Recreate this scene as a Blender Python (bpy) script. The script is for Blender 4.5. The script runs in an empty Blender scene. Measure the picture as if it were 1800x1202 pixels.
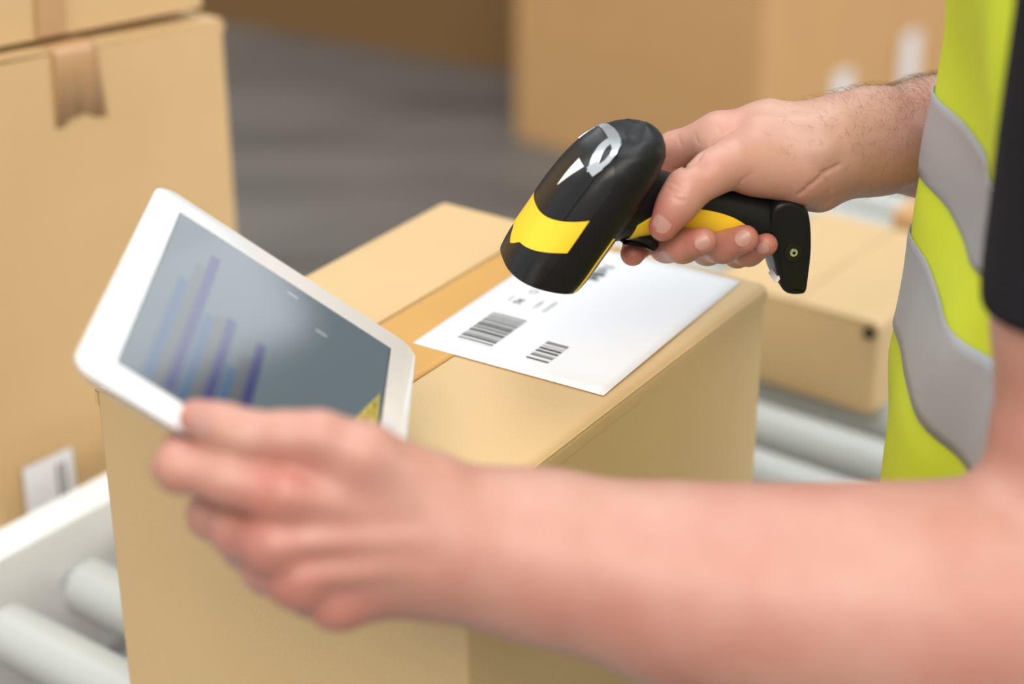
import bpy, bmesh, math, random
import numpy as np
from mathutils import Vector, Matrix

random.seed(7)
rng = np.random.default_rng(11)
scene = bpy.context.scene
COL = scene.collection

# ------------------------------------------------------------------ camera
F_PX, CX, CY = 3260.0, 900.0, 601.0
PITCH = math.atan2(1600.0, F_PX)
CAM = np.array([0.0, 0.0, 1.5])
RT = np.array([1.0, 0, 0])
FW = np.array([0, math.cos(PITCH), -math.sin(PITCH)])
DN = np.array([0, -math.sin(PITCH), -math.cos(PITCH)])
cam_data = bpy.data.cameras.new('camera')
cam = bpy.data.objects.new('camera', cam_data)
COL.objects.link(cam)
cam.location = CAM
cam.rotation_euler = (math.pi / 2 - PITCH, 0, 0)
cam_data.sensor_width = 36.0
cam_data.lens = F_PX / 1800.0 * 36.0
cam_data.dof.use_dof = True
cam_data.dof.focus_distance = 1.19
cam_data.dof.aperture_fstop = 2.6
cam_data.clip_start = 0.05
scene.camera = cam

# ------------------------------------------------------------------ light
world = bpy.data.worlds.new('world')
scene.world = world
world.use_nodes = True
bg = world.node_tree.nodes['Background']
bg.inputs['Color'].default_value = (0.90, 0.955, 1.0, 1)
bg.inputs['Strength'].default_value = 0.62


def area(name, loc, target, sx, sy, power, col=(1, 0.96, 0.9)):
    d = bpy.data.lights.new(name, 'AREA')
    d.shape = 'RECTANGLE'
    d.size, d.size_y = sx, sy
    d.energy = power
    d.color = col
    o = bpy.data.objects.new(name, d)
    COL.objects.link(o)
    o.location = loc
    o.rotation_euler = (Vector(target) - Vector(loc)).to_track_quat('-Z', 'Y').to_euler()
    return o


# rows of hall luminaires under the roof, plus an added front fill and right-side light
area('hall_light_row', (0.2, 1.8, 4.6), (0.2, 1.8, 0), 1.6, 5.0, 64, (0.94, 0.98, 1.0))
area('hall_light_row_rear', (-2.6, 3.4, 4.6), (-2.0, 3.0, 0), 1.2, 5.0, 40, (0.94, 0.98, 1.0))
area('front_fill_light', (-0.5, -2.8, 4.7), (0, 1.4, 0.8), 5.0, 2.6, 225, (1, 0.895, 0.765))  # unseen fill added behind the camera to brighten upright faces
area('right_side_light', (6.0, 1.6, 2.6), (0, 2.4, 0.8), 4.0, 3.2, 190, (1, 0.97, 0.92))  # broad light from the right, its source unseen

vs = scene.view_settings
vs.view_transform = 'Standard'
vs.look = 'None'
vs.gamma = 1.0
vs.use_curve_mapping = False
vs.exposure = 0.3


# ------------------------------------------------------------------ placing helpers
def at(px, py, d):
    """World point on the sight line of a photo pixel, at distance d along the camera axis."""
    return CAM + d * (FW + (px - CX) / F_PX * RT + (py - CY) / F_PX * DN)


def atz(px, py, z):
    """World point where a photo pixel's sight line meets the level z."""
    r = FW + (px - CX) / F_PX * RT + (py - CY) / F_PX * DN
    return CAM + r * ((z - CAM[2]) / r[2])


def frame(o, x, y, z):
    m = Matrix.Identity(4)
    for i, a in enumerate((x, y, z)):
        for k in range(3):
            m[k][i] = float(a[k])
    for k in range(3):
        m[k][3] = float(o[k])
    return m


def rotz_frame(o, deg):
    c, s = math.cos(math.radians(deg)), math.sin(math.radians(deg))
    return frame(o, (c, s, 0), (-s, c, 0), (0, 0, 1))


def tag(o, label=None, cat=None, group=None, kind=None):
    if label: o['label'] = label
    if cat: o['category'] = cat
    if group: o['group'] = group
    if kind: o['kind'] = kind
    return o


def thing(name, label, cat, m=None, group=None):
    o = bpy.data.objects.new(name, None)
    o.empty_display_size = 0.05
    COL.objects.link(o)
    if m is not None: o.matrix_world = m
    o['_m'] = [v for row in (m or Matrix.Identity(4)) for v in row]
    return tag(o, label, cat, group)


def mat_of(o):
    v = o.get('_m')
    return Matrix([v[0:4], v[4:8], v[8:12], v[12:16]]) if v else Matrix.Identity(4)


def mesh(name, verts, faces, mat, parent=None, smooth=True, world=False, auto=None):
    me = bpy.data.meshes.new(name)
    V = [tuple(map(float, v)) for v in verts]
    if world and parent is not None:
        p = parent
        while p.parent: p = p.parent
        inv = mat_of(p).inverted()
        V = [tuple(inv @ Vector(v)) for v in V]
    me.from_pydata(V, [], [tuple(map(int, f)) for f in faces])
    me.validate()
    if mat: me.materials.append(mat)
    o = bpy.data.objects.new(name, me)
    COL.objects.link(o)
    if parent: o.parent = parent
    if smooth:
        me.shade_smooth()
        if auto is not None:
            me.set_sharp_from_angle(angle=math.radians(auto))
    return o


def from_bm(name, bm, mat, parent=None, smooth=True, auto=35):
    me = bpy.data.meshes.new(name)
    bmesh.ops.recalc_face_normals(bm, faces=bm.faces)
    bm.to_mesh(me); bm.free()
    if mat: me.materials.append(mat)
    o = bpy.data.objects.new(name, me)
    COL.objects.link(o)
    if parent: o.parent = parent
    if smooth:
        me.shade_smooth()
        if auto is not None: me.set_sharp_from_angle(angle=math.radians(auto))
    return o


def box_bm(x0, x1, y0, y1, z0, z1, bevel=0.0, seg=2):
    bm = bmesh.new()
    bmesh.ops.create_cube(bm, size=1)
    for v in bm.verts:
        v.co = Vector((x0 if v.co.x < 0 else x1, y0 if v.co.y < 0 else y1, z0 if v.co.z < 0 else z1))
    if bevel > 0:
        bmesh.ops.bevel(bm, geom=bm.edges[:], offset=bevel, segments=seg, affect='EDGES', profile=0.5)
    return bm


def box_part(name, ext, mat, parent=None, bevel=0.0, seg=2):
    return from_bm(name, box_bm(*ext, bevel, seg), mat, parent)


def cyl_bm(a, b, r0, r1=None, n=24, bm=None, cap=True):
    a, b = Vector(a), Vector(b)
    r1 = r0 if r1 is None else r1
    bm = bm or bmesh.new()
    ax = (b - a).normalized()
    u = ax.orthogonal().normalized(); w = ax.cross(u)
    A, B = [], []
    for i in range(n):
        t = 2 * math.pi * i / n
        dvec = u * math.cos(t) + w * math.sin(t)
        A.append(bm.verts.new(a + dvec * r0)); B.append(bm.verts.new(b + dvec * r1))
    for i in range(n):
        bm.faces.new((A[i], A[(i + 1) % n], B[(i + 1) % n], B[i]))
    if cap:
        bm.faces.new(A[::-1]); bm.faces.new(B)
    return bm


# ------------------------------------------------------------------ materials
def new_mat(name):
    m = bpy.data.materials.new(name)
    m.use_nodes = True
    return m, m.node_tree.nodes, m.node_tree.links, m.node_tree.nodes['Principled BSDF']


def plain(name, col, rough=0.5, metal=0.0, spec=0.5, emit=None, estr=0.0, coat=0.0, noise=0.0, nscale=60, bump=0.0):
    m, N, L, P = new_mat(name)
    P.inputs['Base Color'].default_value = (*col, 1)
    P.inputs['Roughness'].default_value = rough
    P.inputs['Metallic'].default_value = metal
    P.inputs['Specular IOR Level'].default_value = spec
    P.inputs['Coat Weight'].default_value = coat
    if emit:
        P.inputs['Emission Color'].default_value = (*emit, 1)
        P.inputs['Emission Strength'].default_value = estr
    if noise or bump:
        tc = N.new('ShaderNodeTexCoord')
        nz = N.new('ShaderNodeTexNoise'); nz.inputs['Scale'].default_value = nscale
        nz.inputs['Detail'].default_value = 5
        L.new(tc.outputs['Object'], nz.inputs['Vector'])
        if noise:
            mx = N.new('ShaderNodeMix'); mx.data_type = 'RGBA'
            mx.inputs['A'].default_value = (*[c * (1 - noise) for c in col], 1)
            mx.inputs['B'].default_value = (*[min(1, c * (1 + noise)) for c in col], 1)
            L.new(nz.outputs['Fac'], mx.inputs['Factor'])
            L.new(mx.outputs['Result'], P.inputs['Base Color'])
        if bump:
            bp = N.new('ShaderNodeBump'); bp.inputs['Strength'].default_value = bump
            bp.inputs['Distance'].default_value = 0.001
            L.new(nz.outputs['Fac'], bp.inputs['Height'])
            L.new(bp.outputs['Normal'], P.inputs['Normal'])
    return m


def cardboard(name, col, var=0.06):
    m, N, L, P = new_mat(name)
    P.inputs['Roughness'].default_value = 0.5
    P.inputs['Specular IOR Level'].default_value = 0.5
    tc = N.new('ShaderNodeTexCoord')
    big = N.new('ShaderNodeTexNoise'); big.inputs['Scale'].default_value = 9; big.inputs['Detail'].default_value = 4
    fib = N.new('ShaderNodeTexNoise'); fib.inputs['Scale'].default_value = 800; fib.inputs['Detail'].default_value = 3
    spk = N.new('ShaderNodeTexVoronoi'); spk.inputs['Scale'].default_value = 130
    for n_ in (big, fib, spk): L.new(tc.outputs['Object'], n_.inputs['Vector'])
    a = N.new('ShaderNodeMix'); a.data_type = 'RGBA'
    a.inputs['A'].default_value = (*[c * (1 - var) for c in col], 1)
    a.inputs['B'].default_value = (*[c * (1 + var) for c in col], 1)
    L.new(big.outputs['Fac'], a.inputs['Factor'])
    b = N.new('ShaderNodeMix'); b.data_type = 'RGBA'; b.blend_type = 'MULTIPLY'
    rmp = N.new('ShaderNodeMapRange'); rmp.inputs['From Min'].default_value = 0.3; rmp.inputs['From Max'].default_value = 0.7
    rmp.inputs['To Min'].default_value = 0.955; rmp.inputs['To Max'].default_value = 1.035
    L.new(fib.outputs['Fac'], rmp.inputs['Value'])
    cmb = N.new('ShaderNodeCombineColor')
    for i in range(3): L.new(rmp.outputs['Result'], cmb.inputs[i])
    b.inputs['Factor'].default_value = 1
    L.new(a.outputs['Result'], b.inputs['A']); L.new(cmb.outputs['Color'], b.inputs['B'])
    # sparse dark fibre specks
    lt = N.new('ShaderNodeMath'); lt.operation = 'LESS_THAN'; lt.inputs[1].default_value = 0.055
    L.new(spk.outputs['Distance'], lt.inputs[0])
    gate = N.new('ShaderNodeSeparateColor'); L.new(spk.outputs['Color'], gate.inputs['Color'])
    gt = N.new('ShaderNodeMath'); gt.operation = 'GREATER_THAN'; gt.inputs[1].default_value = 0.8
    L.new(gate.outputs['Red'], gt.inputs[0])
    mu = N.new('ShaderNodeMath'); mu.operation = 'MULTIPLY'
    L.new(lt.outputs[0], mu.inputs[0]); L.new(gt.outputs[0], mu.inputs[1])
    mu2 = N.new('ShaderNodeMath'); mu2.operation = 'MULTIPLY'; mu2.inputs[1].default_value = 0.35
    L.new(mu.outputs[0], mu2.inputs[0])
    c = N.new('ShaderNodeMix'); c.data_type = 'RGBA'
    c.inputs['B'].default_value = (col[0] * .4, col[1] * .35, col[2] * .3, 1)
    L.new(mu2.outputs[0], c.inputs['Factor']); L.new(b.outputs['Result'], c.inputs['A'])
    L.new(c.outputs['Result'], P.inputs['Base Color'])
    bp = N.new('ShaderNodeBump'); bp.inputs['Strength'].default_value = 0.05; bp.inputs['Distance'].default_value = 0.0006
    L.new(fib.outputs['Fac'], bp.inputs['Height']); L.new(bp.outputs['Normal'], P.inputs['Normal'])
    return m


KRAFT = cardboard('kraft_cardboard', (0.59, 0.41, 0.203))
KRAFT_PALE = cardboard('pale_cardboard', (0.57, 0.385, 0.185))
KRAFT_BROWN = cardboard('brown_cardboard', (0.55, 0.315, 0.13))
KRAFT_SHADED = cardboard('shaded_brown_cardboard', (0.20, 0.105, 0.035))  # brown board standing in shade; the darkening is put into its colour
TAPE = plain('packing_tape', (0.56, 0.31, 0.085), 0.32, spec=0.5, noise=0.1, nscale=14)
TAPE_PALE = plain('pale_tape', (0.46, 0.27, 0.13), 0.35, spec=0.5, noise=0.08, nscale=20)
PAPER = plain('label_paper', (0.75, 0.755, 0.78), 0.55, spec=0.3)
INK = plain('print_grey', (0.045, 0.045, 0.042), 0.6)
INK_PALE = plain('print_pale', (0.22, 0.22, 0.22), 0.6)
INK_GREEN = plain('print_green', (0.03, 0.055, 0.045), 0.6)
INK_BAR_BG = plain('print_tint', (0.60, 0.61, 0.61), 0.6)
PVC = plain('roller_grey', (0.46, 0.48, 0.46), 0.34, spec=0.5, noise=0.05, nscale=8)
STEEL = plain('zinc_steel', (0.6, 0.61, 0.62), 0.3, metal=0.9)
RAIL = plain('rail_white', (0.80, 0.815, 0.80), 0.4, spec=0.5)
LIT_FLOOR = plain('lit_floor_mauve', (0.52, 0.46, 0.45), 0.6)  # pale colour standing in for the lit floor between the rollers
BLACK = plain('black_plastic', (0.007, 0.007, 0.008), 0.40, spec=0.3, noise=0.25, nscale=160, bump=0.05)
BLACK_SATIN = plain('black_satin_plastic', (0.008, 0.0075, 0.0075), 0.28, spec=0.4, noise=0.2, nscale=90)
YELLOW = plain('yellow_plastic', (0.90, 0.60, 0.028), 0.35, spec=0.5)
SILVER = plain('brushed_silver', (0.72, 0.73, 0.75), 0.25, metal=0.85)
WHITE_MARK = plain('white_plastic', (0.8, 0.8, 0.82), 0.3)
GLASSY = plain('scan_window', (0.12, 0.01, 0.012), 0.05)
WHITE_GLOSS = plain('white_gloss', (0.88, 0.88, 0.89), 0.12, spec=0.5, coat=0.3)
ALU = plain('brushed_aluminium', (0.7, 0.7, 0.72), 0.35, metal=0.9)
CONCRETE_NAME = 'concrete'


def concrete():
    m, N, L, P = new_mat(CONCRETE_NAME)
    tc = N.new('ShaderNodeTexCoord')
    mp = N.new('ShaderNodeMapping'); mp.inputs['Rotation'].default_value = (0, 0, math.radians(-35))
    mp.inputs['Scale'].default_value = (0.7, 2.4, 1)
    L.new(tc.outputs['Object'], mp.inputs['Vector'])
    n1 = N.new('ShaderNodeTexNoise'); n1.inputs['Scale'].default_value = 1.7; n1.inputs['Detail'].default_value = 6
    L.new(mp.outputs['Vector'], n1.inputs['Vector'])
    r = N.new('ShaderNodeValToRGB')
    r.color_ramp.elements[0].position = 0.3; r.color_ramp.elements[0].color = (0.075, 0.066, 0.058, 1)
    r.color_ramp.elements[1].position = 0.7; r.color_ramp.elements[1].color = (0.175, 0.157, 0.14, 1)
    L.new(n1.outputs['Fac'], r.inputs['Fac']); L.new(r.outputs['Color'], P.inputs['Base Color'])
    P.inputs['Roughness'].default_value = 0.55
    return m


def skin_mat():
    m, N, L, P = new_mat('skin')
    tc = N.new('ShaderNodeTexCoord')
    at_ = N.new('ShaderNodeAttribute'); at_.attribute_name = 'flush'
    n1 = N.new('ShaderNodeTexNoise'); n1.inputs['Scale'].default_value = 38; n1.inputs['Detail'].default_value = 5
    L.new(tc.outputs['Object'], n1.inputs['Vector'])
    base = N.new('ShaderNodeMix'); base.data_type = 'RGBA'
    base.inputs['A'].default_value = (0.455, 0.235, 0.170, 1)
    base.inputs['B'].default_value = (0.545, 0.325, 0.255, 1)
    L.new(n1.outputs['Fac'], base.inputs['Factor'])
    n3 = N.new('ShaderNodeTexNoise'); n3.inputs['Scale'].default_value = 17; n3.inputs['Detail'].default_value = 4
    L.new(tc.outputs['Object'], n3.inputs['Vector'])
    sh_ = N.new('ShaderNodeMath'); sh_.operation = 'MULTIPLY_ADD'; sh_.inputs[1].default_value = 1.1; sh_.inputs[2].default_value = -0.55
    L.new(n3.outputs['Fac'], sh_.inputs[0])
    fs_ = N.new('ShaderNodeMath'); fs_.operation = 'ADD'; fs_.use_clamp = True
    L.new(at_.outputs['Fac'], fs_.inputs[0]); L.new(sh_.outputs[0], fs_.inputs[1])
    red = N.new('ShaderNodeMix'); red.data_type = 'RGBA'
    red.inputs['B'].default_value = (0.43, 0.115, 0.09, 1)
    L.new(base.outputs['Result'], red.inputs['A']); L.new(fs_.outputs[0], red.inputs['Factor'])
    L.new(red.outputs['Result'], P.inputs['Base Color'])
    P.inputs['Roughness'].default_value = 0.43
    P.inputs['Specular IOR Level'].default_value = 0.55
    P.inputs['Subsurface Weight'].default_value = 0.25
    P.inputs['Subsurface Radius'].default_value = (1.0, 0.35, 0.2)
    P.inputs['Subsurface Scale'].default_value = 0.005
    # fine skin lines
    v = N.new('ShaderNodeTexVoronoi'); v.inputs['Scale'].default_value = 700; v.feature = 'DISTANCE_TO_EDGE'
    n2 = N.new('ShaderNodeTexNoise'); n2.inputs['Scale'].default_value = 260; n2.inputs['Detail'].default_value = 4
    L.new(tc.outputs['Object'], v.inputs['Vector']); L.new(tc.outputs['Object'], n2.inputs['Vector'])
    ad = N.new('ShaderNodeMath'); ad.operation = 'ADD'
    L.new(v.outputs['Distance'], ad.inputs[0]); L.new(n2.outputs['Fac'], ad.inputs[1])
    bp = N.new('ShaderNodeBump'); bp.inputs['Strength'].default_value = 0.22; bp.inputs['Distance'].default_value = 0.0007
    L.new(ad.outputs[0], bp.inputs['Height']); L.new(bp.outputs['Normal'], P.inputs['Normal'])
    return m


SKIN = skin_mat()
NAIL = plain('nail', (0.44, 0.235, 0.195), 0.3, spec=0.4)
HAIR = plain('arm_hair', (0.16, 0.085, 0.04), 0.5)
VEST = plain('hi_vis_yellow', (0.66, 0.745, 0.045), 0.6, spec=0.2, noise=0.03, nscale=900, bump=0.1)
BAND = plain('reflective_grey', (0.43, 0.435, 0.46), 0.40, metal=0.25, noise=0.05, nscale=400)
SHIRT = plain('black_cotton', (0.012, 0.012, 0.015), 0.85, spec=0.2, noise=0.2, nscale=500, bump=0.2)
TROUSER = plain('navy_work_cloth', (0.02, 0.025, 0.045), 0.85, spec=0.2)
SHOE = plain('shoe_leather', (0.02, 0.018, 0.016), 0.5)

# ------------------------------------------------------------------ setting
fl = mesh('floor', [(-12, -6, 0), (12, -6, 0), (12, 16, 0), (-12, 16, 0)], [(0, 1, 2, 3)], concrete(), smooth=False)
tag(fl, 'dark grey streaky concrete warehouse floor', 'floor', kind='structure')

WALL = plain('wall_paint', (0.20, 0.22, 0.23), 0.8, noise=0.1, nscale=2)
w_ = box_part('added_rear_wall', (-12, 12, 9.0, 9.2, 0, 6), WALL)  # unseen wall, added so the tablet screen has something to reflect
tag(w_, 'unseen grey rear wall added for the tablet reflection', 'wall', kind='structure')
GLASS_GLOW = plain('glow_glass', (0.5, 0.55, 0.6), 0.1, emit=(0.92, 0.96, 1.0), estr=1.5)  # glow of the unseen panes added to brighten the tablet's reflection
for n_, (xa, xb) in enumerate(((0.9, 3.2), (-3.4, -1.1), (5.6, 7.9))):
    wf = box_part('window_%d' % (n_ + 1), (xa - .06, xb + .06, 8.95, 9.0, 2.94, 4.66), RAIL, bevel=0.004)
    tag(wf, 'unseen glowing window added for the tablet reflection, ' + ('middle one', 'left one', 'right one')[n_], 'window', kind='structure')
    for k_ in range(3):
        x0_ = xa + (xb - xa) * k_ / 3
        box_part('glow_pane', (x0_ + .03, x0_ + (xb - xa) / 3 - .03, 8.94, 8.96, 3.0, 4.6), GLASS_GLOW, wf)

# ------------------------------------------------------------------ cartons
def carton(name, label, m, LX, LY, H, mat=KRAFT, tapemat=TAPE, tape_c=0.5, tape_w=0.05, drop=0.05, along='y',
           bulge=0.003, tilt=0.0, seed=0, flaps=True, group=None, gap=0.0015, wav=0.0012, tape=True, drop_shape=False):
    """Closed box: origin at the bottom corner, LX by LY by H; the two top flaps meet along `along`."""
    root = thing(name, label, 'cardboard box', m, group)
    ph = seed * 1.7
    T = 0.003
    Hb = H - T

    def wave(x, y):
        return (bulge * math.sin(math.pi * min(max(x / LX, 0), 1)) * math.sin(math.pi * min(max(y / LY, 0), 1))
                + tilt * (0.5 - x / LX))

    # body: rounded tube wall with a lid plane just under the flaps
    r = 0.004
    ring = []
    for cx_, cy_, a0 in ((LX - r, LY - r, 0), (r, LY - r, 90), (r, r, 180), (LX - r, r, 270)):
        for k in range(5):
            t = math.radians(a0 + k * 22.5)
            ring.append((cx_ + r * math.cos(t), cy_ + r * math.sin(t)))
    dense = []
    n = len(ring)
    for i in range(n):
        a, b = ring[i], ring[(i + 1) % n]
        ln = math.hypot(b[0] - a[0], b[1] - a[1])
        s = 8 if ln > 0.02 else 1
        for k in range(s): dense.append((a[0] + (b[0] - a[0]) * k / s, a[1] + (b[1] - a[1]) * k / s))
    n = len(dense); nz = 8
    verts, faces = [], []
    for j in range(nz + 1):
        z = Hb * j / nz
        for (x, y) in dense:
            # panels bow a little between the corners
            bx = 0.0018 * math.sin(math.pi * y / LY) * math.sin(math.pi * j / nz)
            by = 0.0018 * math.sin(math.pi * x / LX) * math.sin(math.pi * j / nz)
            xx = x + (bx if x > LX / 2 else -bx) * (1 if x < 0.002 or x > LX - 0.002 else 0)
            yy = y + (by if y > LY / 2 else -by) * (1 if y < 0.002 or y > LY - 0.002 else 0)
            verts.append((xx, yy, z + tilt * (0.5 - x / LX) * j / nz))
    for j in range(nz):
        for i in range(n):
            faces.append((j * n + i, j * n + (i + 1) % n, (j + 1) * n + (i + 1) % n, (j + 1) * n + i))
    faces.append(tuple(range(n))[::-1])
    faces.append(tuple(nz * n + i for i in range(n)))
    mesh('body', verts, faces, mat, root, auto=40)

    # two outer flaps, each folding over its side edge
    ln_a, ln_b = (LX, LY) if along == 'y' else (LY, LX)      # a: across the seam, b: along it

    def P3(a, b, z): return (a, b, z) if along == 'y' else (b, a, z)

    seam = ln_a * tape_c
    for side in (0, 1):
        prof = []
        fold = 0.007
        if side == 0:
            xs = np.linspace(seam - gap / 2, fold, 12)
            prof = [(x, H) for x in xs]
            for k in range(1, 7):
                t = math.radians(90 + 15 * k); prof.append((fold + (fold + .0004) * math.cos(t), H - fold + fold * math.sin(t)))
            prof.append((-0.0004, H - 0.014))
        else:
            xs = np.linspace(seam + gap / 2, ln_a - fold, 12)
            prof = [(x, H) for x in xs]
            for k in range(1, 7):
                t = math.radians(90 - 15 * k); prof.append((ln_a - fold + (fold + .0004) * math.cos(t), H - fold + fold * math.sin(t)))
            prof.append((ln_a + 0.0004, H - 0.014))
        nb = 25
        verts, faces = [], []
        np_ = len(prof)
        for layer in (0, 1):
            for j in range(nb):
                b = -0.0005 + (ln_b + 0.001) * j / (nb - 1)
                for i, (a, z) in enumerate(prof):
                    x, y, _ = P3(a, b, 0)
                    w = wave(x, y) + wav * math.sin(b * 31 + ph + side * 2) * math.sin(math.pi * i / np_)
                    # inner layer is T below / inside
                    if layer == 0: q = P3(a, b, z + w)
                    else:
                        ai = a + (0.0028 if side == 0 else -0.0028) * (1 if z < H - 0.003 else 0)
                        q = P3(ai, b, z + w - (T * 0.95 if z >= H - 0.003 else 0))
                    verts.append(q)
        M = nb * np_
        for j in range(nb - 1):
            for i in range(np_ - 1):
                q = (j * np_ + i, j * np_ + i + 1, (j + 1) * np_ + i + 1, (j + 1) * np_ + i)
                faces.append(q); faces.append(tuple(M + k for k in q[::-1]))
        for i in range(np_ - 1):
            faces.append((i, i + 1, M + i + 1, M + i)); k = (nb - 1) * np_
            faces.append((k + i + 1, k + i, M + k + i, M + k + i + 1))
        for j in range(nb - 1):
            faces.append(((j + 1) * np_, j * np_, M + j * np_, M + (j + 1) * np_))
            k = np_ - 1
            faces.append((j * np_ + k, (j + 1) * np_ + k, M + (j + 1) * np_ + k, M + j * np_ + k))
        bm = bmesh.new()
        vv = [bm.verts.new(v) for v in verts]
        for f_ in faces: bm.faces.new([vv[k] for k in f_])
        from_bm('flap', bm, mat, root, auto=45)
    # tape over the seam and down both ends
    if tape:
        path = []
        eps = 0.0006
        path += [(-0.0022, H - drop), (-0.0024, H - 0.006)]
        for k in range(1, 5):
            t = math.radians(180 - k * 22.5); path.append((0.003 + 0.005 * math.cos(t), H - 0.004 + 0.0045 * math.sin(t)))
        for k in range(1, 24): path.append((0.003 + (ln_b - 0.006) * k / 24, H + eps))
        for k in range(0, 5):
            t = math.radians(90 - k * 22.5); path.append((ln_b - 0.003 + 0.005 * math.cos(t), H - 0.004 + 0.0045 * math.sin(t)))
        path += [(ln_b + 0.0022, H - drop)]
        verts, faces = [], []
        nw = 10
        for j, (b, z) in enumerate(path):
            for i in range(nw + 1):
                a = seam - tape_w / 2 + tape_w * i / nw
                zz = z
                if j in (0, len(path) - 1):
                    zz += 0.0016 * math.sin(i * 1.9 + ph) + (0.009 * (1 - abs(i - nw / 2) / (nw / 2)) if drop_shape else 0)
                    if drop_shape: a += (a - seam) * 0.22
                x, y, _ = P3(a, b, 0)
                w = wave(x, min(max(y, 0), LY)) + wav * 0.5 * abs(math.sin(b * 31 + ph)) * (1 if z > H - 0.001 else 0)
                verts.append(P3(a, b, zz + w))
        for j in range(len(path) - 1):
            for i in range(nw):
                k = j * (nw + 1) + i
                faces.append((k, k + 1, k + nw + 2, k + nw + 1))
        t_ = mesh('tape', verts, faces, tapemat, root, auto=50)
        sm = t_.modifiers.new('thickness', 'SOLIDIFY'); sm.thickness = 0.0003; sm.offset = 1
    return root


# the parcel being scanned: top at 0.94 m, base on the rollers
L0 = atz(166, 677, 0.94)
Z_ROLL = 0.64
BOX_DEG = -33.6
BH = 0.94 - Z_ROLL
main_box = carton('parcel', 'large kraft parcel under the scanner with white address sheet on its top',
                  rotz_frame((L0[0], L0[1], Z_ROLL), BOX_DEG), 0.2955, 0.386, BH, KRAFT, TAPE,
                  tape_c=0.135 / 0.2955, tape_w=0.0735, drop=0.07, along='y', bulge=0.0, seed=1, wav=0.0003)


# --- address sheet on the parcel (A5), slightly skewed on the box
lab_o = atz(725, 600, 0.9425)
lab = thing('address_label', 'white printed address sheet with barcodes stuck on top of the large parcel', 'label',
            rotz_frame((lab_o[0], lab_o[1], 0.9410), -31.2))
LW, LH = 0.1485, 0.210
verts, faces = [], []
nx, ny = 14, 20


def sheet_z(x, y):
    return 0.0004 + 0.0006 * math.sin(x * 40 + 1) * math.sin(y * 22) * (1 if x > 0.03 else 0.3)


for j in range(ny + 1):
    for i in range(nx + 1):
        x, y = LW * i / nx, LH * j / ny
        verts.append((x, y, sheet_z(x, y)))
for j in range(ny):
    for i in range(nx):
        k = j * (nx + 1) + i
        faces.append((k, k + 1, k + nx + 2, k + nx + 1))
sh = mesh('paper', verts, faces, PAPER, lab)
sm = sh.modifiers.new('thickness', 'SOLIDIFY'); sm.thickness = 0.00025; sm.offset = -1


def print_quads(name, rects, mat, lift=0.0002):
    vs_, fs_ = [], []
    for (x0, x1, y0, y1) in rects:
        nseg = 3
        for k in range(nseg):
            xa, xb = x0 + (x1 - x0) * k / nseg, x0 + (x1 - x0) * (k + 1) / nseg
            b = len(vs_)
            for (x, y) in ((xa, y0), (xb, y0), (xb, y1), (xa, y1)): vs_.append((x, y, sheet_z(x, y) + lift))
            fs_.append((b, b + 1, b + 2, b + 3))
    return mesh(name, vs_, fs_, mat, lab, smooth=False)


def bars(y0, y1, widths):
    tot = sum(widths); y = y0; out = []
    for k, w in enumerate(widths):
        h = (y1 - y0) * w / tot
        if k % 2 == 0: out.append((y, y + h))
        y += h
    return out


b1 = bars(0.0235, 0.0695, [2, 3, 3, 1, 1, 1, 1, 2, 1, 2, 4, 2, 1, 1, 2, 2, 3, 1, 2, 1, 1, 2, 1, 1, 2, 2, 1, 1, 1, 2, 2, 3, 2])
print_quads('barcode', [(0.0215, 0.0495, a, b) for a, b in b1], INK, 0.00035)
print_quads('barcode_tint', [(0.0215, 0.0495, 0.0203, 0.0695)], INK_BAR_BG, 0.0002)
b2 = bars(0.0212, 0.0502, [2, 4, 2, 1, 1, 3, 3, 2, 3, 2, 1, 3, 1, 1, 2])
print_quads('small_barcode', [(0.0775, 0.0945, a, b) for a, b in b2], INK, 0.00035)
print_quads('small_barcode_tint', [(0.0775, 0.0945, 0.0212, 0.0502)], plain('tint2', (0.68, 0.68, 0.68), .6), 0.0002)
b3 = bars(0.155, 0.184, [3, 1, 2, 1, 4, 1, 1, 2, 3, 2, 1, 2, 1])
print_quads('stamp_code', [(0.0475 + 0.002 * (k % 2), 0.0585 - 0.003 * (k % 3 == 1), a, b) for k, (a, b) in enumerate(b3)], INK_GREEN, 0.0003)
print_quads('icon_frame', [(0.0258, 0.0266, 0.1118, 0.1178), (0.0306, 0.0314, 0.1118, 0.1178),
                           (0.0258, 0.0314, 0.1112, 0.1119), (0.0258, 0.0300, 0.1171, 0.1178)], INK_GREEN, 0.0003)


def text_part(name, s, x, y, size, mat, parent, z=0.0009, rot=math.pi / 2, bold=0.0):
    cu = bpy.data.curves.new(name, 'FONT')
    cu.body = s; cu.size = size; cu.offset = bold
    cu.align_x = 'CENTER'; cu.align_y = 'CENTER'
    tmp = bpy.data.objects.new(name, cu); COL.objects.link(tmp)
    dg = bpy.context.evaluated_depsgraph_get(); dg.update()
    me = bpy.data.meshes.new_from_object(tmp.evaluated_get(dg))
    bpy.data.objects.remove(tmp); bpy.data.curves.remove(cu)
    me.name = name
    c, s_ = math.cos(rot), math.sin(rot)
    for v in me.vertices:
        X, Y = v.co.x, v.co.y
        v.co = (x + X * c - Y * s_, y + X * s_ + Y * c, z)
    me.materials.clear(); me.materials.append(mat)
    o = bpy.data.objects.new(name, me); COL.objects.link(o); o.parent = parent
    return o


text_part('lot_number', '74', 0.0288, 0.0943, 0.0092, INK_GREEN, lab, bold=0.00035)
text_part('lot_caption', 'UNITS', 0.0205, 0.0962, 0.0036, INK_PALE, lab)
text_part('order_number', '1127863', 0.0430, 0.0962, 0.0042, INK_PALE, lab)
text_part('date_line', '07.06.2016', 0.0517, 0.0980, 0.0042, INK_PALE, lab)

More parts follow.
